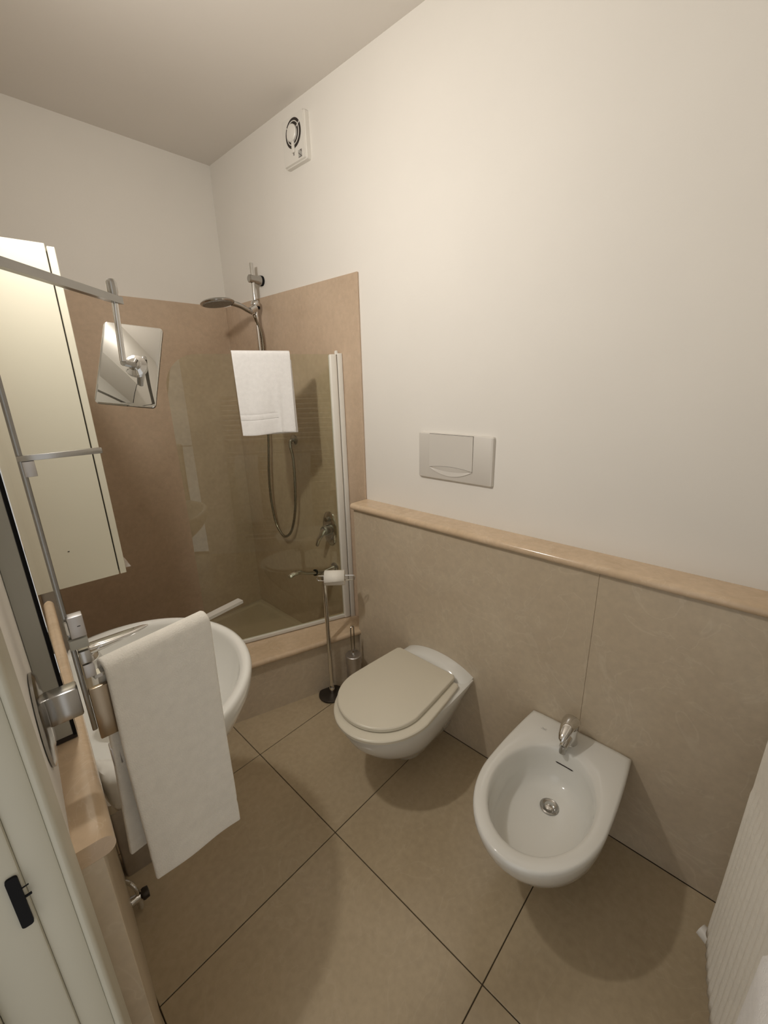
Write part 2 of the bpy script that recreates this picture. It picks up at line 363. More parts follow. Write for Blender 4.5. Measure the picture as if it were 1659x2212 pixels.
rad = [0.0088 if k % 2 else 0.0072 for k in range(len(hp))]
obj('hose', tube(BM(), hp, rad, 8), M['hose_metal'], hs, sharp=60)
wo = thing('hose_outlet', 'round chrome wall outlet where the shower hose ends', 'wall outlet', (-0.012, -0.640, 1.345))
obj('rosette', lathe(BM(), [(0.001, 0), (0.03, 0), (0.029, -0.008), (0.018, -0.012), (0.001, -0.012)], axis='x'), M['chrome_dull'], wo)
obj('elbow', tube(BM(), smooth_path([(-0.012, 0, 0), (-0.028, 0, -0.003), (-0.034, 0, -0.015), (-0.034, 0, -0.044)], 4), 0.010, 12), M['chrome_dull'], wo)
# mixer
mx_ = thing('shower_mixer', 'chrome shower mixer with oval plate and lever behind the glass', 'mixer tap', (-0.012, -0.925, 0.845))
bm = BM(); loft(bm, [[(x, 0.062*f*math.cos(2*PI*k/32), 0.105*f*math.sin(2*PI*k/32)) for k in range(32)] for x, f in ((0, 1), (-0.006, 1), (-0.012, 0.9), (-0.016, 0.6))])
obj('wall_plate', bm, M['chrome'], mx_)
obj('cartridge', tube(BM(), [(-0.01, -0.01, 0.0), (-0.05, -0.01, 0.0), (-0.062, -0.01, 0.0)], [0.033, 0.032, 0.026], 20), M['chrome_dull'], mx_)
obj('lever', tube(BM(), smooth_path([(-0.055, -0.012, 0.008), (-0.072, -0.004, -0.02), (-0.082, 0.014, -0.055), (-0.084, 0.03, -0.09)], 5), [0.022-0.0006*k for k in range(16)], 14, sx=1, sy=0.75), M['chrome'], mx_)
obj('diverter_knob', tube(BM(), [(-0.012, -0.005, 0.062), (-0.036, -0.005, 0.062)], [0.015, 0.013], 14), M['chrome_dull'], mx_)
# low spout
so = thing('bath_spout', 'chrome spout with black ring sticking out of the shower wall below the mixer', 'spout', (-0.012, -0.945, 0.6))
obj('rosette', lathe(BM(), [(0.001, 0), (0.03, 0), (0.028, -0.008), (0.017, -0.014), (0.001, -0.014)], axis='x'), M['chrome_dull'], so)
obj('body', tube(BM(), smooth_path([(-0.012, 0, 0), (-0.04, 0, 0.0), (-0.09, 0, 0.0), (-0.145, 0, 0.016)], 4), [0.0165]*13, 14), M['chrome'], so)
obj('seal_ring', tube(BM(), [(-0.145, 0, 0.016), (-0.154, 0, 0.019)], 0.019, 16), M['black'], so)
obj('outlet', tube(BM(), smooth_path([(-0.154, 0, 0.019), (-0.2, 0, 0.034), (-0.26, 0, 0.060), (-0.30, 0, 0.062), (-0.325, 0, 0.052)], 4), [0.015]*5+[0.0155, 0.016, 0.0165, 0.017, 0.0175, 0.0175, 0.0175, 0.017, 0.0165, 0.016, 0.015, 0.013], 14, sx=1.15, sy=0.75), M['chrome'], so)

# ------------------------------------------------------------------ extractor fan
fan = thing('extractor_fan', 'white square extractor fan high on the plaster wall', 'fan', (0, -0.8625, 2.753))
yw, zh = 0.170, 0.190
bm = BM(); rings = []
for x, f, r in ((0, 1.0, 0.010), (-0.022, 1.0, 0.010), (-0.024, 0.965, 0.008), (-0.033, 0.94, 0.006)):
    rings.append([(x, a, b) for a, b in rrect(yw*f, zh*f, r, 4)])
loft(bm, rings); hz = obj('housing', bm, M['white_plastic'], fan)
cy, cz = -0.005, 0.022
obj('dark_opening', lathe(BM(), [(0.001, -0.0332), (0.058, -0.0332), (0.058, -0.0338), (0.001, -0.0338)], (0, cy, cz), 'x', 40), M['dark'], fan)
bm = BM(); tube(bm, [(-0.0355, cy+0.045*math.cos(2*PI*k/40), cz+0.045*math.sin(2*PI*k/40)) for k in range(40)], 0.002, 6, closed=True)
obj('louvre_ring', bm, M['white_plastic'], fan)
obj('cover_disc', lathe(BM(), [(0.034, -0.0338), (0.034, -0.042), (0.030, -0.046), (0.015, -0.048), (0.001, -0.0485)], (0, cy+0.004, cz), 'x', 36), M['white_plastic'], fan)
obj('centre_strap', B(-0.041, -0.0335, cy-0.006, cy+0.012, cz-0.075, cz-0.02, bev=0.002), M['white_plastic'], fan)
for q in (35, 150):
    a = math.radians(q); bm = BM()
    tube(bm, [(-0.0352, cy+0.034*math.cos(a), cz+0.034*math.sin(a)), (-0.0352, cy+0.06*math.cos(a), cz+0.06*math.sin(a))], 0.0022, 6)
    obj('louvre_rib', bm, M['white_plastic'], fan)
stk = obj('sticker', B(-0.0337, -0.033, -0.060, -0.034, -0.082, -0.053), M['mark'], fan)
bm = BM(); v = [bm.verts.new(p) for p in ((-0.0339, -0.060, -0.053), (-0.0339, -0.060, -0.066), (-0.0339, -0.046, -0.053))]; bm.faces.new(v)
v = [bm.verts.new(p) for p in ((-0.0339, -0.034, -0.060), (-0.0339, -0.034, -0.064), (-0.0339, -0.054, -0.080), (-0.0339, -0.058, -0.078))]; bm.faces.new(v)
box(bm, -0.0339, -0.0336, -0.060, -0.034, -0.082, -0.079)
obj('sticker_mark', bm, M['sticker'], stk)
obj('indicator', B(-0.0337, -0.033, -0.002, 0.003, -0.062, -0.052), M['sticker'], fan)

# ------------------------------------------------------------------ flush plate
fp = thing('flush_plate', 'white plastic toilet flush plate with wide button above the ledge', 'flush plate', (0, -1.7775, 1.347))
PW, PH = 0.373, 0.202
bm = BM(); loft(bm, [[(x, a, b) for a, b in rrect(PW*f, PH*g, r, 4)] for x, f, g, r in ((0, 1, 1, 0.008), (-0.008, 1, 1, 0.008), (-0.013, 0.985, 0.975, 0.006), (-0.0145, 0.96, 0.95, 0.005))])
obj('cover', bm, M['plate'], fp)
y0, y1 = -0.0955, 0.1235        # button
def arc(zb, sag, n=14): return [(y0+(y1-y0)*k/n, zb+sag*(1-(2*k/n-1)**2)) for k in range(n+1)]
gap = [(y1+0.0012, 0.098), (y0-0.0012, 0.098)] + [(y, z) for y, z in arc(-0.0495, -0.030)]
bm = BM(); loft(bm, [[(x, a, b) for a, b in gap] for x in (-0.0143, -0.0148)]); obj('button_gap', bm, M['dark'], fp, sharp=20)
bt = [(y1, 0.0965), (y0, 0.0965)] + arc(-0.048, 0.010)
bm = BM(); loft(bm, [[(x, a, b) for a, b in bt] for x in (-0.0146, -0.0185)]); obj('button', bm, M['plate'], fp, sharp=20)
lo, mid, hi = arc(-0.0505, -0.0305), arc(-0.0495, -0.012), arc(-0.0485, 0.0095)
bm = BM(); n = len(lo)
V1 = [bm.verts.new((-0.0150, y, z)) for y, z in mid]; V2 = [bm.verts.new((-0.0184, y, z)) for y, z in hi]
for k in range(n-1): bm.faces.new((V1[k], V1[k+1], V2[k+1], V2[k]))
obj('button_lip', bm, M['plate'], fp, sharp=20)
bm = BM(); V1 = [bm.verts.new((-0.0150, y, z)) for y, z in mid]; V2 = [bm.verts.new((-0.0172, y, z)) for y, z in lo]
for k in range(n-1): bm.faces.new((V1[k], V1[k+1], V2[k+1], V2[k]))
obj('finger_scoop', bm, M['plate'], fp, sharp=20)

# ------------------------------------------------------------------ sanitary ware helpers
def outline(uf, hw, hb, ub=0.0, us=None, n=64, ex=2.0, pw=2.0):
    """D shape seen from above: u out of the wall, v sideways; returned as angles around a centre, n points"""
    us = us if us is not None else ub+(uf-ub)*0.45
    pts = []
    K = 240
    for k in range(K):          # front half: super-ellipse
        a = -PI/2+PI*k/(K-1); ca, sa = math.cos(a), math.sin(a)
        pts.append((us+(uf-us)*abs(ca)**(2/ex), hw*math.copysign(abs(sa)**(2/ex), sa)))
    K2 = 80
    for k in range(1, K2):      # right side back to the wall
        t = k/K2; pts.append((us+(ub-us)*t, hw+(hb-hw)*t**pw))
    for k in range(K2+1): pts.append((ub, hb-2*hb*k/K2))
    for k in range(1, K2):
        t = 1-k/K2; pts.append((us+(ub-us)*t, -(hw+(hb-hw)*t**pw)))
    return pts
def polar(pts, c, n=72):
    ang = sorted(((math.atan2(v-c[1], u-c[0]) % (2*PI)), math.hypot(u-c[0], v-c[1])) for u, v in pts)
    out = []
    import bisect
    As = [a for a, r in ang]
    for k in range(n):
        t = 2*PI*k/n; i = bisect.bisect(As, t) % len(ang); a1, r1 = ang[i]; a0, r0 = ang[i-1]
        d = (a1-a0) % (2*PI); f = ((t-a0) % (2*PI))/d if d > 1e-9 else 0
        r = r0+(r1-r0)*f; out.append((c[0]+r*math.cos(t), c[1]+r*math.sin(t)))
    return out
def ring_of(pts, z): return [(-u, v, z) for u, v in pts]
def ell(c, a, b, n=72): return [(c[0]+a*math.cos(2*PI*k/n), c[1]+b*math.sin(2*PI*k/n)) for k in range(n)]
def morph(p, q, f): return [(a[0]+(b[0]-a[0])*f, a[1]+(b[1]-a[1])*f) for a, b in zip(p, q)]

# toilet (origin on the wainscot face)
wc = thing('toilet', 'white wall-hung toilet with closed cream seat and lid', 'toilet', (-0.1005, -1.785, 0))
c = (0.28, 0); N_ = 72
O = lambda uf, hw, hb, us=None, ub=0.0: polar(outline(uf, hw, hb, ub, us), c, N_)
rings = [ring_of(O(0.33, 0.070, 0.075, 0.24), 0.085), ring_of(O(0.345, 0.085, 0.085, 0.25), 0.092), ring_of(O(0.37, 0.10, 0.09, 0.25), 0.125), ring_of(O(0.42, 0.125, 0.10, 0.26), 0.165), ring_of(O(0.495, 0.160, 0.125, 0.27), 0.23),
         ring_of(O(0.548, 0.183, 0.15, 0.28), 0.295), ring_of(O(0.573, 0.195, 0.175, 0.29), 0.345), ring_of(O(0.578, 0.199, 0.190, 0.29), 0.375), ring_of(O(0.576, 0.197, 0.190, 0.29), 0.386), ring_of(O(0.566, 0.188, 0.182, 0.29), 0.391)]
bm = BM(); loft(bm, rings)
# raised arched shelf against the wall
arcs = []
for u, sc_ in ((0.0, 1.0), (0.035, 1.0), (0.062, 0.97), (0.078, 0.93)):
    row = []
    for k in range(21):
        v_ = -0.185*sc_+0.37*sc_*k/20; q = 1-(v_/(0.19*sc_))**2
        row.append((-u, v_, 0.386+(0.052*max(q, 0)**0.8 if u < 0.05 else 0.04*max(q, 0)**0.8 if u < 0.07 else 0.010*max(q, 0))))
    arcs.append(row + [(-u, 0.185*sc_, 0.37), (-u, -0.185*sc_, 0.37)])
loft(bm, arcs); obj('bowl', bm, M['ceramic'], wc, sharp=50)
def slab(uf, hw, hb, ub, us, z0, z1, cc, bev=0.005, pw=1.2):
    P = polar(outline(uf, hw, hb, ub, us, pw=pw), cc, 120)
    def sh(f): return [(cc[0]+(u-cc[0])*f, cc[1]+(v-cc[1])*f) for u, v in P]
    b = BM(); loft(b, [ring_of(sh(0.985), z0), ring_of(P, z0+bev*0.6), ring_of(P, z1-bev), ring_of(sh(0.988), z1-bev*0.3), ring_of(sh(0.97), z1)]); return b
obj('seat', slab(0.598, 0.207, 0.176, 0.098, 0.36, 0.393, 0.411, (0.33, 0)), M['seat'], wc)
ld = slab(0.562, 0.187, 0.164, 0.082, 0.375, 0.4135, 0.4325, (0.32, 0)); ld.transform(Matrix.Translation((0, 0.018, 0)))
obj('lid', ld, M['seat'], wc)
for v_ in (-0.075, 0.11): obj('hinge', tube(BM(), [(-0.088, v_-0.03, 0.415), (-0.088, v_+0.03, 0.415)], 0.009, 12), M['seat'], wc)

# bidet
bd = thing('bidet', 'white wall-hung bidet with chrome tap beside the toilet', 'bidet', (-0.1005, -2.428, 0))
c = (0.31, 0); hole = polar(ell((0.335, 0), 0.212, 0.150, 240), c, N_)
O = lambda uf, hw, hb, us=None, ub=0.0: polar(outline(uf, hw, hb, ub, us), c, N_)
top = O(0.600, 0.196, 0.177, 0.33)
rings = [ring_of(O(0.36, 0.09, 0.09, 0.28), 0.09), ring_of(O(0.40, 0.11, 0.10, 0.28), 0.12), ring_of(O(0.475, 0.148, 0.12, 0.29), 0.19), ring_of(O(0.545, 0.178, 0.15, 0.31), 0.27), ring_of(O(0.583, 0.190, 0.168, 0.32), 0.33), ring_of(O(0.598, 0.195, 0.176, 0.33), 0.37),
         ring_of(top, 0.385), ring_of(morph(top, hole, 0.05), 0.393), ring_of(morph(top, hole, 0.16), 0.396), ring_of(morph(top, hole, 0.75), 0.395), ring_of(morph(top, hole, 0.93), 0.391), ring_of(hole, 0.382)]
cc = (0.30, 0)
def shr(P, f, c2): return [(c2[0]*(1-f)+u*f, c2[1]*(1-f)+v*f) for u, v in P]
for z, f in ((0.35, 0.985), (0.31, 0.955), (0.28, 0.90), (0.263, 0.80), (0.254, 0.62), (0.249, 0.40), (0.246, 0.2)):
    rings.append(ring_of(shr(hole, f, (0.335-0.10*(1-f), 0)), z))
bm = BM(); loft(bm, rings); obj('bowl', bm, M['ceramic'], bd, sharp=50)
dr = obj('drain', lathe(BM(), [(0.001, 0), (0.031, 0), (0.031, 0.003), (0.027, 0.005), (0.022, 0.002), (0.001, 0.002)], (-0.245, 0.0, 0.2475)), M['chrome_dull'], bd)
obj('drain_plug', lathe(BM(), [(0.001, 0.002), (0.016, 0.002), (0.016, 0.006), (0.011, 0.009), (0.001, 0.0095)], (-0.245, 0.0, 0.2475)), M['chrome'], dr)
bm = BM(); 
pts_ = []
for k in range(13):
    a = math.radians(-12+24*k/12); pts_.append((-(0.335-0.2065*math.cos(a)), 0.146*math.sin(a)*1.05, 0.335-0.004*(1-((k-6)/6)**2)))
tube(bm, pts_, [0.0005]+[0.0035]*11+[0.0005], 8, sx=1.0, sy=0.6); obj('overflow_slot', bm, M['dark'], bd)
# small printed emblem on the deck
bm = BM(); tube(bm, [(-0.075-0.004*math.sin(PI*k/8), 0.110-0.018*k/8, 0.3960) for k in range(9)], [0.0004]+[0.0011]*7+[0.0004], 6, sx=1, sy=0.3)
tube(bm, [(-0.083, 0.112, 0.3960), (-0.083, 0.092, 0.3960)], 0.0008, 6, sx=1, sy=0.4); obj('emblem', bm, M['mark'], bd)
tp = obj('tap', tube(BM(), [(-0.072, 0.012, 0.394), (-0.072, 0.012, 0.40), (-0.074, 0.012, 0.44), (-0.075, 0.012, 0.462)], [0.029, 0.027, 0.025, 0.026], 24), M['chrome'], bd)
obj('spout', tube(BM(), smooth_path([(-0.07, 0.012, 0.425), (-0.10, 0.012, 0.425), (-0.135, 0.012, 0.412)], 4), [0.017]*4+[0.0155]*3+[0.014]*2, 16), M['chrome'], tp)
obj('aerator', tube(BM(), [(-0.128, 0.012, 0.412), (-0.134, 0.012, 0.396), (-0.136, 0.012, 0.388)], [0.0115, 0.012, 0.011], 16), M['chrome_dull'], tp)
bm = BM(); rings = []
for k, (x, z, rw, rh) in enumerate(((-0.046, 0.462, 0.004, 0.004), (-0.048, 0.470, 0.022, 0.014), (-0.06, 0.480, 0.029, 0.019), (-0.085, 0.487, 0.0285, 0.018), (-0.115, 0.484, 0.023, 0.014), (-0.145, 0.472, 0.017, 0.010), (-0.160, 0.463, 0.011, 0.007), (-0.165, 0.460, 0.003, 0.003))):
    rings.append([(x, 0.012+rw*math.cos(2*PI*j/20), z+rh*math.sin(2*PI*j/20)) for j in range(20)])
loft(bm, rings); obj('lever', bm, M['chrome'], tp, sharp=60)

# ------------------------------------------------------------------ toilet paper stand, roll, brush
SA = -0.815
ts = thing('paper_stand', 'slim chrome floor stand with round dark base holding a paper roll', 'stand', (-0.306, -1.203, 0), SA)
obj('base', lathe(BM(), [(0.001, 0.0015), (0.066, 0.0015), (0.070, 0.005), (0.069, 0.011), (0.063, 0.014), (0.001, 0.014)], n=36), M['base_dark'], ts)
obj('foot_collar', lathe(BM(), [(0.001, 0.014), (0.0145, 0.014), (0.014, 0.05), (0.012, 0.054), (0.001, 0.054)], (0.004, 0.004, 0), n=18), M['chrome'], ts)
obj('pole', tube(BM(), [(0.004, 0.004, 0.05), (0.004, 0.004, 0.705)], 0.0115, 18), M['chrome'], ts)
HY = -0.024; zc = 0.728
obj('top_cap', lathe(BM(), [(0.001, 0.705), (0.013, 0.705), (0.013, 0.733), (0.007, 0.739), (0.001, 0.739)], (0.004, 0.004, 0), n=18), M['chrome'], ts)
loop = [(-0.028+0.013, HY, zc+0.013), (0.152, HY, zc+0.013)]+[(0.152+0.013*math.sin(PI*k/8), HY, zc+0.013*math.cos(PI*k/8)) for k in range(1, 8)]+[(0.152, HY, zc-0.013), (-0.015, HY, zc-0.013)]+[(-0.015-0.013*math.sin(PI*k/8), HY, zc-0.013*math.cos(PI*k/8)) for k in range(1, 8)]
obj('holder_loop', tube(BM(), loop, 0.0028, 8, closed=True), M['chrome'], ts)
obj('loop_clamp', B(-0.006, 0.014, HY-0.002, 0.002, zc-0.014, zc+0.014, bev=0.003), M['chrome_dull'], ts)
rl = thing('paper_roll', 'nearly used white toilet paper roll on the chrome stand', 'toilet roll', (-0.306+0.063*math.cos(SA)-HY*math.sin(SA), -1.203+0.063*math.sin(SA)+HY*math.cos(SA), zc), SA)
bm = BM(); rr = 0.037; n = 40; HL = 0.050
ro = [[(x, rr*math.cos(2*PI*k/n), rr*math.sin(2*PI*k/n)) for k in range(n)] for x in (-HL, HL)]
ri = [[(x, 0.02*math.cos(2*PI*k/n), 0.02*math.sin(2*PI*k/n)) for k in range(n)] for x in (HL, -HL)]
loft(bm, ro+ri+[ro[0]], False, False); bmesh.ops.remove_doubles(bm, verts=bm.verts, dist=1e-6)
obj('roll', bm, M['paper'], rl)
bm = BM()
ro = [[(x, (rr+0.0022)*math.cos(math.radians(70+(122-dd)*k/12)), (rr+0.0022)*math.sin(math.radians(70+(122-dd)*k/12))) for k in range(13)] for x, dd in ((-HL, -6), (HL, 6))]
V = [[bm.verts.new(p) for p in r] for r in ro]
for k in range(12): bm.faces.new((V[0][k], V[0][k+1], V[1][k+1], V[1][k]))
lf = obj('loose_sheet', bm, M['paper'], rl); s = lf.modifiers.new('t', 'SOLIDIFY'); s.thickness = 0.0014
br = thing('toilet_brush', 'chrome toilet brush holder with wire handle in corner behind the toilet', 'toilet brush', (-0.192, -1.275, 0))
obj('holder', lathe(BM(), [(0.001, 0.001), (0.045, 0.001), (0.046, 0.006), (0.040, 0.012), (0.040, 0.21), (0.037, 0.213), (0.036, 0.05), (0.001, 0.05)], n=28), M['steel'], br)
obj('rim_collar', lathe(BM(), [(0.0405, 0.185), (0.0435, 0.185), (0.0435, 0.235), (0.0405, 0.238)], n=28), M['steel'], br)
hd_ = obj('brush_stem', tube(BM(), [(0, 0, 0.06), (0, 0, 0.25)], 0.007, 12), M['chrome'], br)
lp = [(-0.011, 0, 0.25), (-0.011, 0, 0.40)]+[(-0.011*math.cos(PI*k/8), 0, 0.40+0.011*math.sin(PI*k/8)) for k in range(1, 8)]+[(0.011, 0, 0.40), (0.011, 0, 0.25)]
obj('handle_loop', tube(BM(), lp, 0.003, 8), M['chrome_dull'], br)

# ------------------------------------------------------------------ left wall: basin, mirror, cabinet, accessory pole
wbn = lw('washbasin', 'oval white ceramic washbasin half hidden by the hanging bath towel', 'washbasin')
c0 = (0.12, 0.65); nb = 80
def bo(a, b, oc=0.12, back=-0.046, sc_=0.65):
    P = []
    for k in range(nb):
        t = 2*PI*k/nb; x = oc+b*math.cos(t); y = sc_+a*math.sin(t)
        if x < back+0.03: x = back+0.03*math.exp((x-back-0.03)/0.09)
        P.append((x, y))
    return P
def bring(P, z): return [(x, y, z) for x, y in P]
BK = -0.0165
outer = bo(0.352, 0.318, back=BK)
inner = [(0.155+0.247*math.cos(2*PI*k/nb), 0.65+0.30*math.sin(2*PI*k/nb)) for k in range(nb)]
rings = [bring(bo(0.14, 0.11, 0.10, BK), 0.665), bring(bo(0.20, 0.16, 0.105, BK), 0.675), bring(bo(0.27, 0.23, 0.11, BK), 0.71), bring(bo(0.32, 0.285, 0.115, BK), 0.77), bring(bo(0.345, 0.312, 0.12, BK), 0.83), bring(outer, 0.865), bring(morph(outer, inner, 0.10), 0.877), bring(morph(outer, inner, 0.35), 0.881),
         bring(morph(outer, inner, 0.75), 0.879), bring(morph(outer, inner, 0.95), 0.870), bring(inner, 0.860)]
for z, f in ((0.82, 0.95), (0.77, 0.85), (0.73, 0.68), (0.71, 0.48), (0.70, 0.25), (0.697, 0.1)):
    rings.append(bring([(0.155+(x-0.155)*f, 0.65+(y-0.65)*f) for x, y in inner], z))
bm = BM(); loft(bm, rings); obj('bowl', bm, M['ceramic'], wbn, sharp=50)
obj('drain', lathe(BM(), [(0.001, 0.698), (0.03, 0.698), (0.028, 0.702), (0.001, 0.702)], (0.155, 0.65, 0)), M['chrome'], wbn)
tb = obj('tap', tube(BM(), [(0.042, 0.685, 0.876), (0.042, 0.685, 0.886), (0.042, 0.685, 0.95), (0.042, 0.685, 0.965), (0.042, 0.685, 0.99)], [0.031, 0.027, 0.025, 0.029, 0.02], 24), M['chrome'], wbn)
obj('spout', tube(BM(), smooth_path([(0.05, 0.685, 0.925), (0.10, 0.68, 0.935), (0.15, 0.675, 0.925), (0.165, 0.675, 0.905)], 4), 0.013, 14), M['chrome'], tb)
bm = BM(); rings = []
for k, (x, z, rw, rh) in enumerate(((0.02, 0.995, 0.004, 0.004), (0.03, 0.995, 0.016, 0.012), (0.05, 0.998, 0.021, 0.014), (0.08, 1.0, 0.022, 0.012), (0.12, 1.003, 0.020, 0.009), (0.155, 1.006, 0.015, 0.007), (0.18, 1.008, 0.009, 0.005), (0.192, 1.009, 0.002, 0.002))):
    rings.append([(x, 0.685+rw*math.cos(2*PI*j/20), z+rh*math.sin(2*PI*j/20)) for j in range(20)])
loft(bm, rings); obj('lever', bm, M['chrome'], tb, sharp=60)

wm = lw('wall_mirror', 'tall wall mirror on grey backing board with black edge standing on the ledge', 'mirror')
obj('backing_board', B(-0.0465, -0.0195, 0.237, 0.82, 1.083, 2.0, bev=0.0008, seg=1), M['grey_side'], wm)
obj('black_edge', B(-0.0195, -0.0150, 0.2365, 0.8205, 1.080, 2.003), M['black'], wm)
obj('mirror_glass', B(-0.0150, -0.0125, 0.24, 0.817, 1.084, 2.0, bev=0.0008, seg=1), M['mirror'], wm)
obj('contact_shadow_strip', B(-0.0460, -0.0145, 0.237, 0.82, 1.0742, 1.0828), M['dark'], wm)  # dark strip that paints the contact shadow between mirror and ledge

cb = lw('wall_cabinet', 'cream lacquered tall wall cabinet seen from its side above the basin', 'cabinet')
obj('body', B(-0.0355, 0.1868, 1.0, 1.40, 1.064, 2.046, bev=0.0012, seg=1), M['cabinet'], cb)
dr_ = obj('door', B(0.1905, 0.2085, 0.999, 1.401, 1.064, 2.040, bev=0.0012, seg=1), M['cabinet'], cb)
obj('hinge_gap', B(0.1860, 0.1910, 1.012, 1.39, 1.075, 2.03), M['dark'], cb)
obj('shelf_hole', B(0.066, 0.071, 0.9993, 1.004, 1.179, 1.1815), M['dark'], cb)
bm = BM(); loft(bm, [[(0.2085, y, 1.098), (0.213, y, 1.098), (0.229, y, 1.070), (0.2085, y, 1.071)] for y in (1.03, 1.12)]); obj('handle', bm, M['frosted'], dr_, sharp=20)

ap = lw('accessory_pole', 'chrome accessory pole with swivel arms fixed beside the wall mirror', 'towel rack')
PS = 0.13
ro_ = obj('wall_rosette', lathe(BM(), [(0.001, -0.047), (0.066, -0.047), (0.070, -0.0455), (0.070, -0.042), (0.064, -0.039), (0.045, -0.0385), (0.040, -0.036), (0.001, -0.036)], (0, PS, 1.205), 'x', 44), M['chrome_dull'], ap)
obj('wall_arm', B(-0.037, 0.004, PS-0.014, PS+0.012, 1.192, 1.240, bev=0.003), M['chrome_dull'], ap)
obj('pole', B(0.0075, 0.0145, PS-0.004, PS+0.014, 1.150, 1.85, bev=0.0015), M['arm_dark_reflection'], ap)
obj('swivel_plate', B(0.0150, 0.050, PS-0.003, PS+0.006, 1.128, 1.222, bev=0.002), M['chrome_brown_reflection'], ap)
obj('pole_foot', B(0.022, 0.036, PS+0.01, PS+0.03, 1.055, 1.092, bev=0.002), M['steel'], ap)
ta = obj('shelf_arm', B(0.0075, 0.1010, PS-0.008, PS+0.004, 1.578, 1.5855, bev=0.001), M['chrome_dull'], ap)
obj('arm_block', B(0.0115, 0.0245, PS-0.006, PS+0.012, 1.557, 1.5775, bev=0.001), M['steel'], ta)
for nm, x0, x1, z0, z1, m_ in (('swivel_block', 0.0125, 0.0315, 1.317, 1.351, 'steel'), ('swivel_plate', 0.008, 0.031, 1.299, 1.3145, 'grey_side'), ('swivel_block', 0.0155, 0.0300, 1.272, 1.293, 'chrome_dull'), ('swivel_block', 0.0165, 0.0305, 1.247, 1.270, 'steel')):
    o = obj(nm, B(x0, x1, PS-0.011, PS+0.006, z0, z1, bev=0.0012), M[m_], ap)
    if z0 == 1.317: obj('slot', B(0.0225, 0.0265, PS-0.0113, PS-0.0108, 1.3345, 1.3355), M['black'], o); obj('clip', B(0.0088, 0.0120, PS-0.011, PS+0.002, 1.325, 1.345, bev=0.0012), M['white_plastic'], o)
pole_w = Vector((E0[0]+0.011*math.cos(A_L)+PS*math.sin(A_L), E0[1]-0.011*math.sin(A_L)+PS*math.cos(A_L), 0))
# towel arm (world frame helper under the same root)
def to_l(p):
    d = Vector(p)-Vector((E0[0], E0[1], 0)); return Vector((d.x*math.cos(A_L)-d.y*math.sin(A_L), d.x*math.sin(A_L)+d.y*math.cos(A_L), d.z))
def flat_bar(p, q, wd, th, over=0.0):
    """rectangular bar from p to q, width wd sideways (horizontal), th tall"""
    p, q = Vector(p), Vector(q); d = (q-p).normalized(); x = d.cross(Vector((0, 0, 1))).normalized(); y = x.cross(d)
    R_ = [[e+x*a+y*b for a, b in ((-wd/2, -th/2), (wd/2, -th/2), (wd/2, th/2), (-wd/2, th/2))] for e in (p, q)]
    return loft(BM(), R_)
T0, T1 = Vector((-1.426, -2.076, 1.244)), Vector((-1.160, -2.045, 1.250))
obj('towel_arm', flat_bar(to_l(T0), to_l(T1), 0.016, 0.006), M['chrome'], ap)
ME = Vector((-1.218, -1.856, 1.817))
ma = obj('mirror_arm', flat_bar(to_l(pole_w+Vector((0, 0, 1.817))), to_l(ME), 0.012, 0.012), M['arm_dark_reflection'], ap)
obj('swivel_knob', lathe(BM(), [(0.001, 1.824), (0.0075, 1.824), (0.0085, 1.83), (0.0085, 1.845), (0.006, 1.850), (0.001, 1.851)], to_l((-1.229, -1.862, 0)), 'z', 20), M['chrome_dull'], ma)

# swing mirror
RM = Matrix.Translation((-1.210, -1.818, 1.708)) @ (Matrix.Rotation(-0.576, 4, 'Z') @ Matrix.Rotation(-0.413, 4, 'X') @ Matrix.Rotation(0.142, 4, 'Y'))
sm = thing('swing_mirror', 'small rectangular chrome swing mirror hanging from the mirror arm', 'mirror', (-1.229, -1.862, 1.811))
off = Matrix.Translation((1.229, 1.862, -1.811))
def T(b): b.transform(off @ RM); return b
bm = BM(); loft(bm, [[(x, y, z) for x, z in rrect(0.107, 0.167, 0.007)] for y in (0.0, 0.003)]); obj('back_frame', T(bm), M['black'], sm)
bm = BM(); loft(bm, [[(x*f, y, z*f) for x, z in rrect(0.107, 0.167, 0.007)] for y, f in ((0.0, 1.0), (-0.0015, 1.0), (-0.0025, 0.985))]); obj('mirror_face', T(bm), M['mirror'], sm)
jc = (RM @ Vector((0.010, -0.004, -0.002)))-Vector((-1.229, -1.862, 1.811))
bm = BM(); lathe(bm, [(0.001, -0.0025), (0.021, -0.0025), (0.021, -0.006), (0.017, -0.008), (0.012, -0.010), (0.010, -0.016), (0.001, -0.017)], (0.012, 0, -0.002), 'y', 28); obj('swivel_boss', T(bm), M['chrome'], sm)
rod_b = Vector((-0.004, 0.004, -0.098))
obj('rod', tube(BM(), [(0, 0, 0.0), rod_b], 0.0055, 12), M['chrome'], sm)
obj('joint_arm', tube(BM(), [rod_b+Vector((0, 0, -0.002)), jc+Vector((-0.004, -0.012, 0.0))], [0.0065, 0.0055], 10), M['chrome_dull'], sm)

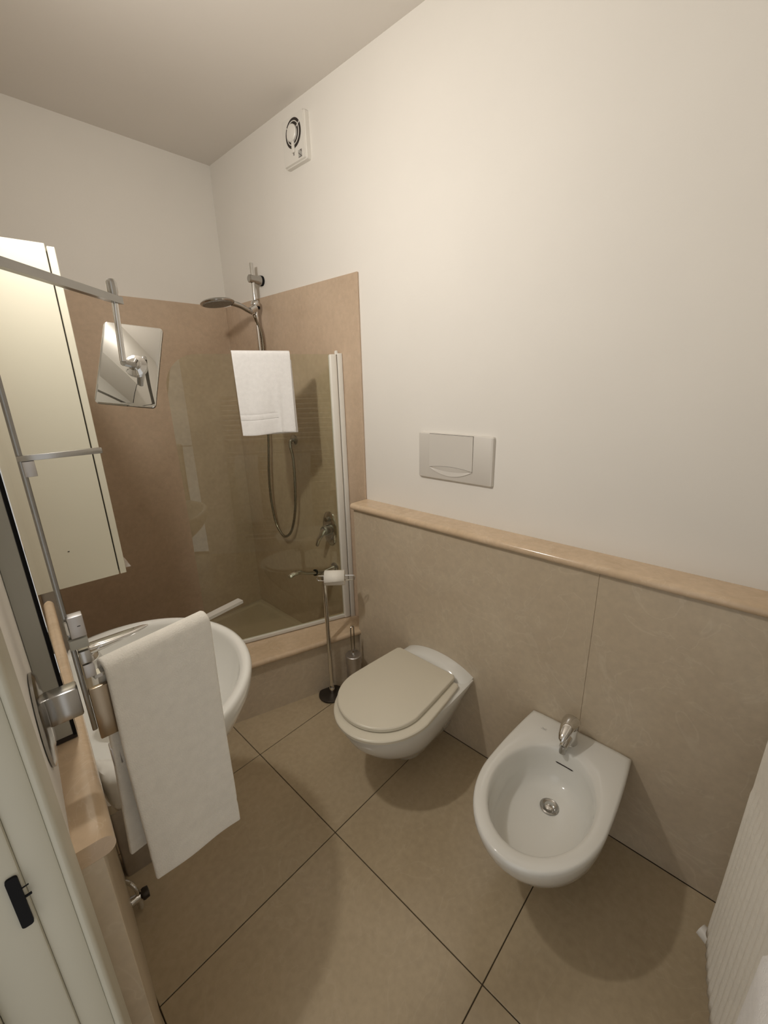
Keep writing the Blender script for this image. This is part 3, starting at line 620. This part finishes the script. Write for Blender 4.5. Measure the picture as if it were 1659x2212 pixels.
# bath towel on the towel arm: local x along the arm, -y towards the camera
bt_ = thing('bath_towel', 'white bath towel draped over the chrome arm in front of the basin', 'towel', T0, math.atan2(T1.y-T0.y, T1.x-T0.x))
zt = 0.016
RT = 0.0145
P_ = [(RT, -0.385+(0.385+zt-RT)*k/16) for k in range(16)]
for k in range(9):
    a = PI*k/8; P_.append((RT*math.cos(a), zt-RT+RT*math.sin(a)))
zs = [zt-RT-(0.445)*k/40 for k in range(1, 41)]
for z in zs:
    P_.append((-RT+(0.0022 if -0.392 < z < -0.380 else 0), z))
def wv3(u, t, y, z):
    f = min(1, max(0, -z)/0.4)
    if y > 0.001 and z < 0: return (-0.022*f*(1-u)-0.002, 0.004*f, -0.01*u)
    s = 0.003*math.sin(u*7+z*9)*f
    return (0.003*f*math.sin(z*11)-0.009*f*u-0.006*f*(1-u), s-0.002*f, -0.034*u*f+0.002*math.sin(u*5)*f)
drape(0.176, P_, 26, wv3, 0.011, 'towel_cloth', M['towel_cream'], bt_, 0.013)
def wv4(u, t, y, z): return (0.008*t, 0.0, 0)
drape(0.135, [(-0.003, -0.02-0.43*k/14) for k in range(15)], 8, wv4, 0.006, 'inner_fold', M['towel_cream'], bt_, 0.034)

# slim bin and small floor valve on the left
wbi = lw('waste_bin', 'slim grey steel bin on the floor behind the bath towel', 'bin')
bm = BM(); loft(bm, [[(0.05+x, 0.885+y, z) for x, y in rrect(0.125*f, 0.10*f, 0.012)] for z, f in ((0.001, 0.97), (0.01, 0.98), (0.30, 1.0))]); obj('bin_body', bm, M['steel'], wbi)
bm = BM(); loft(bm, [[(0.05+x, 0.885+y, z) for x, y in rrect(0.128*f, 0.104*f, 0.013)] for z, f in ((0.301, 1.0), (0.325, 1.0), (0.334, 0.95))]); obj('lid', bm, M['chrome'], wbi)
va = lw('floor_valve', 'small chrome shut-off valve at the foot of the left wall', 'valve')
obj('valve_body', tube(BM(), [(-0.0175, 0.70, 0.055), (0.012, 0.70, 0.055), (0.016, 0.70, 0.055)], [0.016, 0.012, 0.009], 16), M['chrome'], va)
obj('handle', lathe(BM(), [(0.001, 0.014), (0.017, 0.014), (0.019, 0.020), (0.017, 0.034), (0.001, 0.036)], (0, 0.70, 0.055), 'x', 12), M['base_dark'], va)
obj('pipe', tube(BM(), smooth_path([(0.004, 0.70, 0.06), (0.004, 0.705, 0.085), (-0.006, 0.72, 0.105), (-0.018, 0.735, 0.11)], 4), 0.0065, 10), M['chrome'], va)
obj('outlet', tube(BM(), [(0.004, 0.70, 0.045), (0.004, 0.698, 0.012)], 0.009, 12), M['chrome'], va)

# ------------------------------------------------------------------ towel radiator on the front wall
rd = thing('towel_radiator', 'white towel radiator at bottom right behind the ribbed bath mat', 'radiator', (0, -3.03, 0))
for x in (-0.16, -1.205): obj('upright', tube(BM(), [(x, 0.05, 0.12), (x, 0.045, 1.62)], 0.016, 14), M['white_plastic'], rd)
zb = [0.16+0.045*k for k in range(9)] + [0.64+0.045*k for k in range(10)] + [1.17+0.045*k for k in range(10)]
for z in zb: obj('bar', tube(BM(), [(-1.19, 0.05, z), (-0.175, 0.05, z)], 0.011, 10), M['white_plastic'], rd)
for x, z in ((-0.25, 1.585), (-1.1, 1.585), (-0.25, 0.16), (-1.1, 0.16)): obj('wall_bracket', tube(BM(), [(x, 0.001, z), (x, 0.045, z)], 0.009, 10), M['white_plastic'], rd)
vl = obj('thermostat_valve', tube(BM(), [(-0.345, 0.05, 0.15), (-0.345, 0.052, 0.11), (-0.342, 0.065, 0.096), (-0.334, 0.09, 0.096)], [0.010, 0.012, 0.013, 0.012], 14), M['base_dark'], rd)
obj('valve_knob', tube(BM(), [(-0.334, 0.09, 0.096), (-0.320, 0.115, 0.1), (-0.300, 0.158, 0.106)], [0.016, 0.020, 0.018], 16), M['white_plastic'], vl)
mt_ = thing('bath_mat', 'white ribbed bath mat hanging on the radiator at bottom right', 'bath mat', (0, -2.98, 0))
bm = BM(); rows = []
nx = 300
PR = [(-0.016, 0.84+0.02*k) for k in range(8)] + [(0.016*math.cos(PI-PI*k/6), 1.003+0.016*math.sin(PI-PI*k/6)) for k in range(7)] + [(0.016, 1.003-0.03*k) for k in range(1, 26)]
for i, (y, z) in enumerate(PR):
    row = []
    for k in range(nx+1):
        u = k/nx; x = -0.77+0.375*u
        rib = 0.0045*abs(math.sin(u*15*PI)) if (z < 0.74 and y > 0) else 0
        f = max(0, 1.0-z); q = min(1, f/0.10)
        row.append(bm.verts.new((x-0.012*f*(2*u-1), y+rib+((0.010+0.066*u)*q+0.010*f if y > 0 else 0)+0.003*math.sin(u*9+z*4)*f, z-(0.10*(1-u)*f if y > 0 else 0))))
    rows.append(row)
for a, b in zip(rows, rows[1:]):
    for k in range(nx): bm.faces.new((a[k], a[k+1], b[k+1], b[k]))
mo = obj('mat_cloth', bm, M['towel_cream'], mt_, sharp=70); s = mo.modifiers.new('t', 'SOLIDIFY'); s.thickness = 0.007; s.offset = 0
rt_ = thing('plain_towel', 'plain white towel hanging nearest the camera at the bottom right edge', 'towel', (0, -2.98, 0))
def wv5(u, t, y, z): return (0, 0.004*math.sin(u*8+z*5)*max(0, 1.2-z) + (0.062*min(1, max(0, 1.0-z)/0.1)+0.02*max(0, 1.0-z) if y > 0 else 0), 0)
drape(0.22, [(-0.018, 0.75+0.03*k) for k in range(8)] + [(0.018*math.cos(PI-PI*k/6), 1.0+0.018*math.sin(PI-PI*k/6)) for k in range(7)] + [(0.018, 1.0-0.035*k) for k in range(1, 19)], 14, wv5, 0.008, 'towel_cloth', M['towel'], rt_, -1.115)
